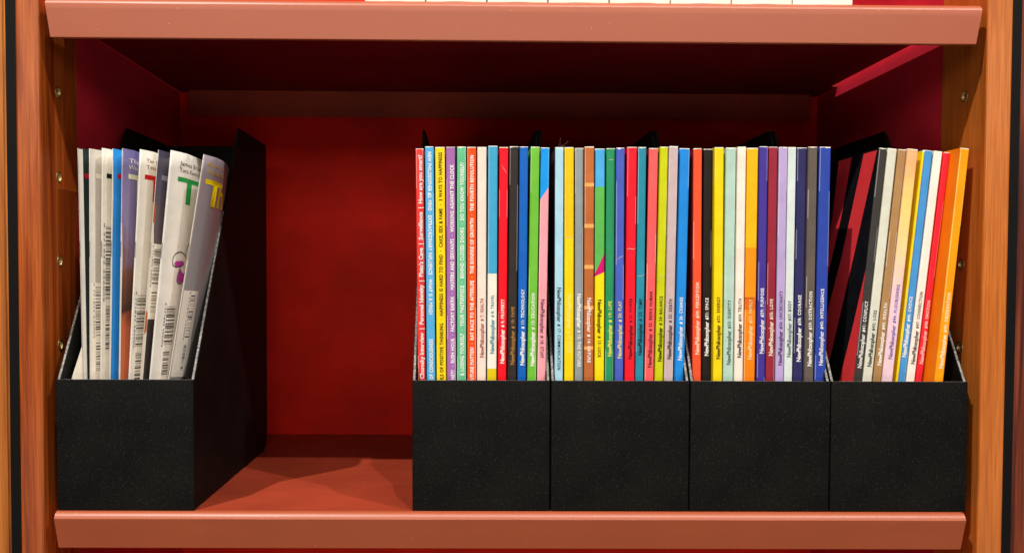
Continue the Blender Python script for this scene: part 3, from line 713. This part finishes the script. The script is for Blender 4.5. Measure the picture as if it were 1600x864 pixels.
patch(m2, cream, [(.0003, .0005), (.0088, .0005), (.0088, .2704), (.0003, .2704)], "spine_wrap_lit_fold")  # fold painted paler than the cover, the light on it put into the colour
masthead(m2, (236, 230, 216), "T", .0100); barcode(m2, .0088, .026, .166, .100, (.0004, .034, .169, .060), 2)
m3 = S(3, paper((218, 213, 202)), paper(cream), "stapled cream magazine with black masthead corner, beside the blue one", fx=0.005)
masthead(m3, (24, 22, 22), "T", .0080); barcode(m3, .0068, .026, .212, .118, None, 3)
patch(m3, (52, 48, 48), [(.0205, .118), (.034, .118), (.034, .228), (.0210, .226)], "cover_print", .00004)
m4 = S(4, paper((46, 138, 214)), paper((236, 228, 214)), "stapled bright blue magazine with ragged white fold, in the lone box", fx=0.0042)
masthead(m4, (190, 20, 50), "T", .0098)
patch(m4, (240, 232, 220), [(.0, .0005), (.0030, .0005), (.0022, .10), (.0026, .16), (.0016, .20), (.0022, .235), (.0008, .262), (.0, .262)], "worn_fold")
m5 = S(5, PORTRAIT, paper((230, 222, 210)), "stapled magazine with lilac and brown portrait photo cover", fx=0.0048)
masthead(m5, (226, 222, 180), "T", .0118); headline(m5, [("The", .012, .263, .03), ("Winter", .012, .258, .04)], (220, 214, 200))
patch(m5, (244, 238, 226), [(.0, .0005), (.0022, .0005), (.0020, .150), (.0028, .19), (.0010, .215), (.0, .215)], "worn_fold")
m6 = S(6, paper((226, 221, 211)), paper(cream), "stapled white magazine with red masthead letter on its cover", fx=0.0058)
masthead(m6, (196, 18, 28), "T", .0098); headline(m6, [("Tim Low", .0115, .2635, .04), ("Tennis", .0115, .2588, .036)], (130, 110, 100), .003)
barcode(m6, .0078, .026, .160, .092, None, 6)
m7 = S(7, MAUVE, paper((226, 216, 200)), "stapled magazine with dusky dark photo cover and barcode, beside the white ones", fx=0.0044)
masthead(m7, (150, 148, 160), "T", .0105)
patch(m7, (240, 232, 218), [(.0, .0005), (.0050, .0005), (.0050, .142), (.034, .142), (.034, .200), (.0050, .200), (.0030, .21), (.0008, .232), (.0, .232)], "barcode_panel")
patch(m7, (196, 112, 66), [(.0002, .130), (.0045, .133), (.0040, .147), (.0002, .149)], "cover_print", .0001)
patch(m7, (186, 96, 60), [(.0002, .216), (.0044, .216), (.0040, .229), (.0002, .231)], "cover_print", .0001)
barcode(m7, .0075, .026, .196, .146, None, 7)
m8 = S(8, paper((228, 223, 216)), paper(cream), "stapled white magazine with green masthead letter and purple doodle on its cover", fx=.0078, fy=.015)
masthead(m8, (34, 142, 66), "T"); headline(m8, [("James Bradley,", .0143, .2632, .062), ("Tora Kenny, Ke", .0143, .2582, .060)], (70, 62, 60))
bm = bmesh.new()
stroke(bm, catmull([(.0418,.1857),(.0394,.1849),(.035,.184),(.0246,.1833),(.0187,.1845),(.0175,.1867),(.0176,.1901),(.0225,.1937),(.032,.195),(.0405,.1935),(.0447,.1912)]), .0009)
stroke(bm, catmull([(.0444,.192),(.0443,.1967),(.0488,.2016),(.0531,.2035),(.058,.2040)]), .0009)
stroke(bm, catmull([(.0350,.1838),(.0310,.1790),(.0290,.1740),(.0301,.1715),(.0353,.1700),(.0420,.1712),(.0470,.1747),(.0500,.179)]), .0009)
stroke(bm, catmull([(.044,.158),(.047,.152),(.050,.160),(.046,.164),(.0445,.158)]), .0008); stroke(bm, catmull([(.046,.152),(.047,.138),(.043,.126)]), .0007)
on_cover(bm, .0002); obj("doodle_outline", bm, paper((40, 32, 44)), m8)
for pts in ([(.0201,.1857),(.0225,.1872),(.0252,.1881),(.030,.1879),(.0361,.1883),(.0423,.1873),(.0418,.1852),(.034,.1839),(.0245,.1837)], [(.0345,.1825),(.0373,.1802),(.0412,.1786),(.0440,.1782),(.0468,.1795),(.047,.1747),(.042,.1716),(.0353,.1706),(.0303,.1722),(.0294,.1755),(.0310,.179)]):
    patch(m8, (186, 58, 160), pts, "doodle_fill", .00014)
barcode(m8, .0150, .0320, .1523, .0985, None, 8)
m9 = S(9, LILAC, paper((236, 228, 216)), "stapled grey lilac magazine with yellow masthead, leaning on the lone box side", fx=.0060, fy=.013, curl=.50)
masthead(m9, (246, 208, 10), "Th", .0098); headline(m9, [("Karen Smith", .0095, .2640, .060), ("Rosetta Stones", .0105, .2585, .068)], (214, 172, 40), .0030)
patch(m9, (240, 232, 218), [(.0, .0005), (.0012, .0005), (.0010, .27), (.0, .27)], "worn_fold")
barcode(m9, .0170, .0275, .1625, .1035, (.0020, .033, .166, .0985), 9)
bm = bmesh.new(); cx, cz, rr = .0300, .0905, .0120
flat_poly(bm, [(cx + rr * .95 * math.cos(a * math.pi / 12), cz + rr * .62 * math.sin(a * math.pi / 12)) for a in range(24)]); on_cover(bm, .00014); obj("cover_print", bm, paper((128, 60, 40)), m9)

# ------------------------------------------------------------------ white books above
xb = -.0372
for i in range(8):
    wB = .0462
    names_ = ["first", "second", "third", "fourth", "fifth", "sixth", "seventh", "eighth"]
    o = thing("book", "thick white hardback on the upper shelf, %s from the left of its row" % names_[i], "book", (xb + wB * (i + .5), .0022 + .001 * random.random(), .3829 - .0030 * (xb + wB * (i + .5) - .076)), "white hardback books on the upper shelf")
    wv = wB - .0012; bm = bmesh.new(); n = 28; hh = .105
    pts = [(-wv / 2, .15)] + [(-wv / 2 + wv * k / n, -.0042 * (1 - (2 * k / n - 1) ** 2) + .0042) for k in range(n + 1)] + [(wv / 2, .15)]
    va = [bm.verts.new((x, y, .0004 + (.0006 if 0 < k < len(pts) - 1 else 0))) for k, (x, y) in enumerate(pts)]; vb = [bm.verts.new((x, y, hh)) for x, y in pts]
    for k in range(len(pts) - 1): f = bm.faces.new((va[k], va[k + 1], vb[k + 1], vb[k])); f.smooth = False
    ob = obj("cover", bm, WHITEBOOK, o); md = ob.modifiers.new("board", 'SOLIDIFY'); md.thickness = .0022; md.offset = -1
    bm = bmesh.new(); box(bm, (-wv / 2 + .0024, .0075, .0030), (wv / 2 - .0024, .146, hh - .003)); obj("page_block", bm, PAGES, o)

# ------------------------------------------------------------------ a tuft of dust on the pale blue spine
lint = bpy.data.curves.new("lint", 'CURVE'); lint.dimensions = '3D'; lint.bevel_depth = .000045; lint.bevel_resolution = 1
rnd = random.Random(5)
for k in range(3):
    p = Vector((.1112 + rnd.uniform(-.0015, .0015), .0095, .2762)); d = Vector((rnd.uniform(-.5, .5), 0, 1)); sp = lint.splines.new('POLY'); P = [p.copy()]
    for i in range(10):
        d += Vector((rnd.uniform(-.8, .8), rnd.uniform(-.3, .3), rnd.uniform(-.7, .55))); p = p + d.normalized() * .0009; p.z = max(p.z, .2762); P.append(p.copy())
    sp.points.add(len(P) - 1)
    for q, pt in zip(P, sp.points): pt.co = (*q, 1)
lo = bpy.data.objects.new("lint", lint); C.objects.link(lo); dg = bpy.context.evaluated_depsgraph_get(); me = bpy.data.meshes.new_from_object(lo.evaluated_get(dg)); bpy.data.objects.remove(lo)
lo = obj("dust_tuft", me, paper((150, 138, 128), .8, "dust_fibre")); lo['label'] = "tiny tuft of pale dust fibres on top of the pale blue COMMUNICATION magazine"; lo['category'] = "dust"
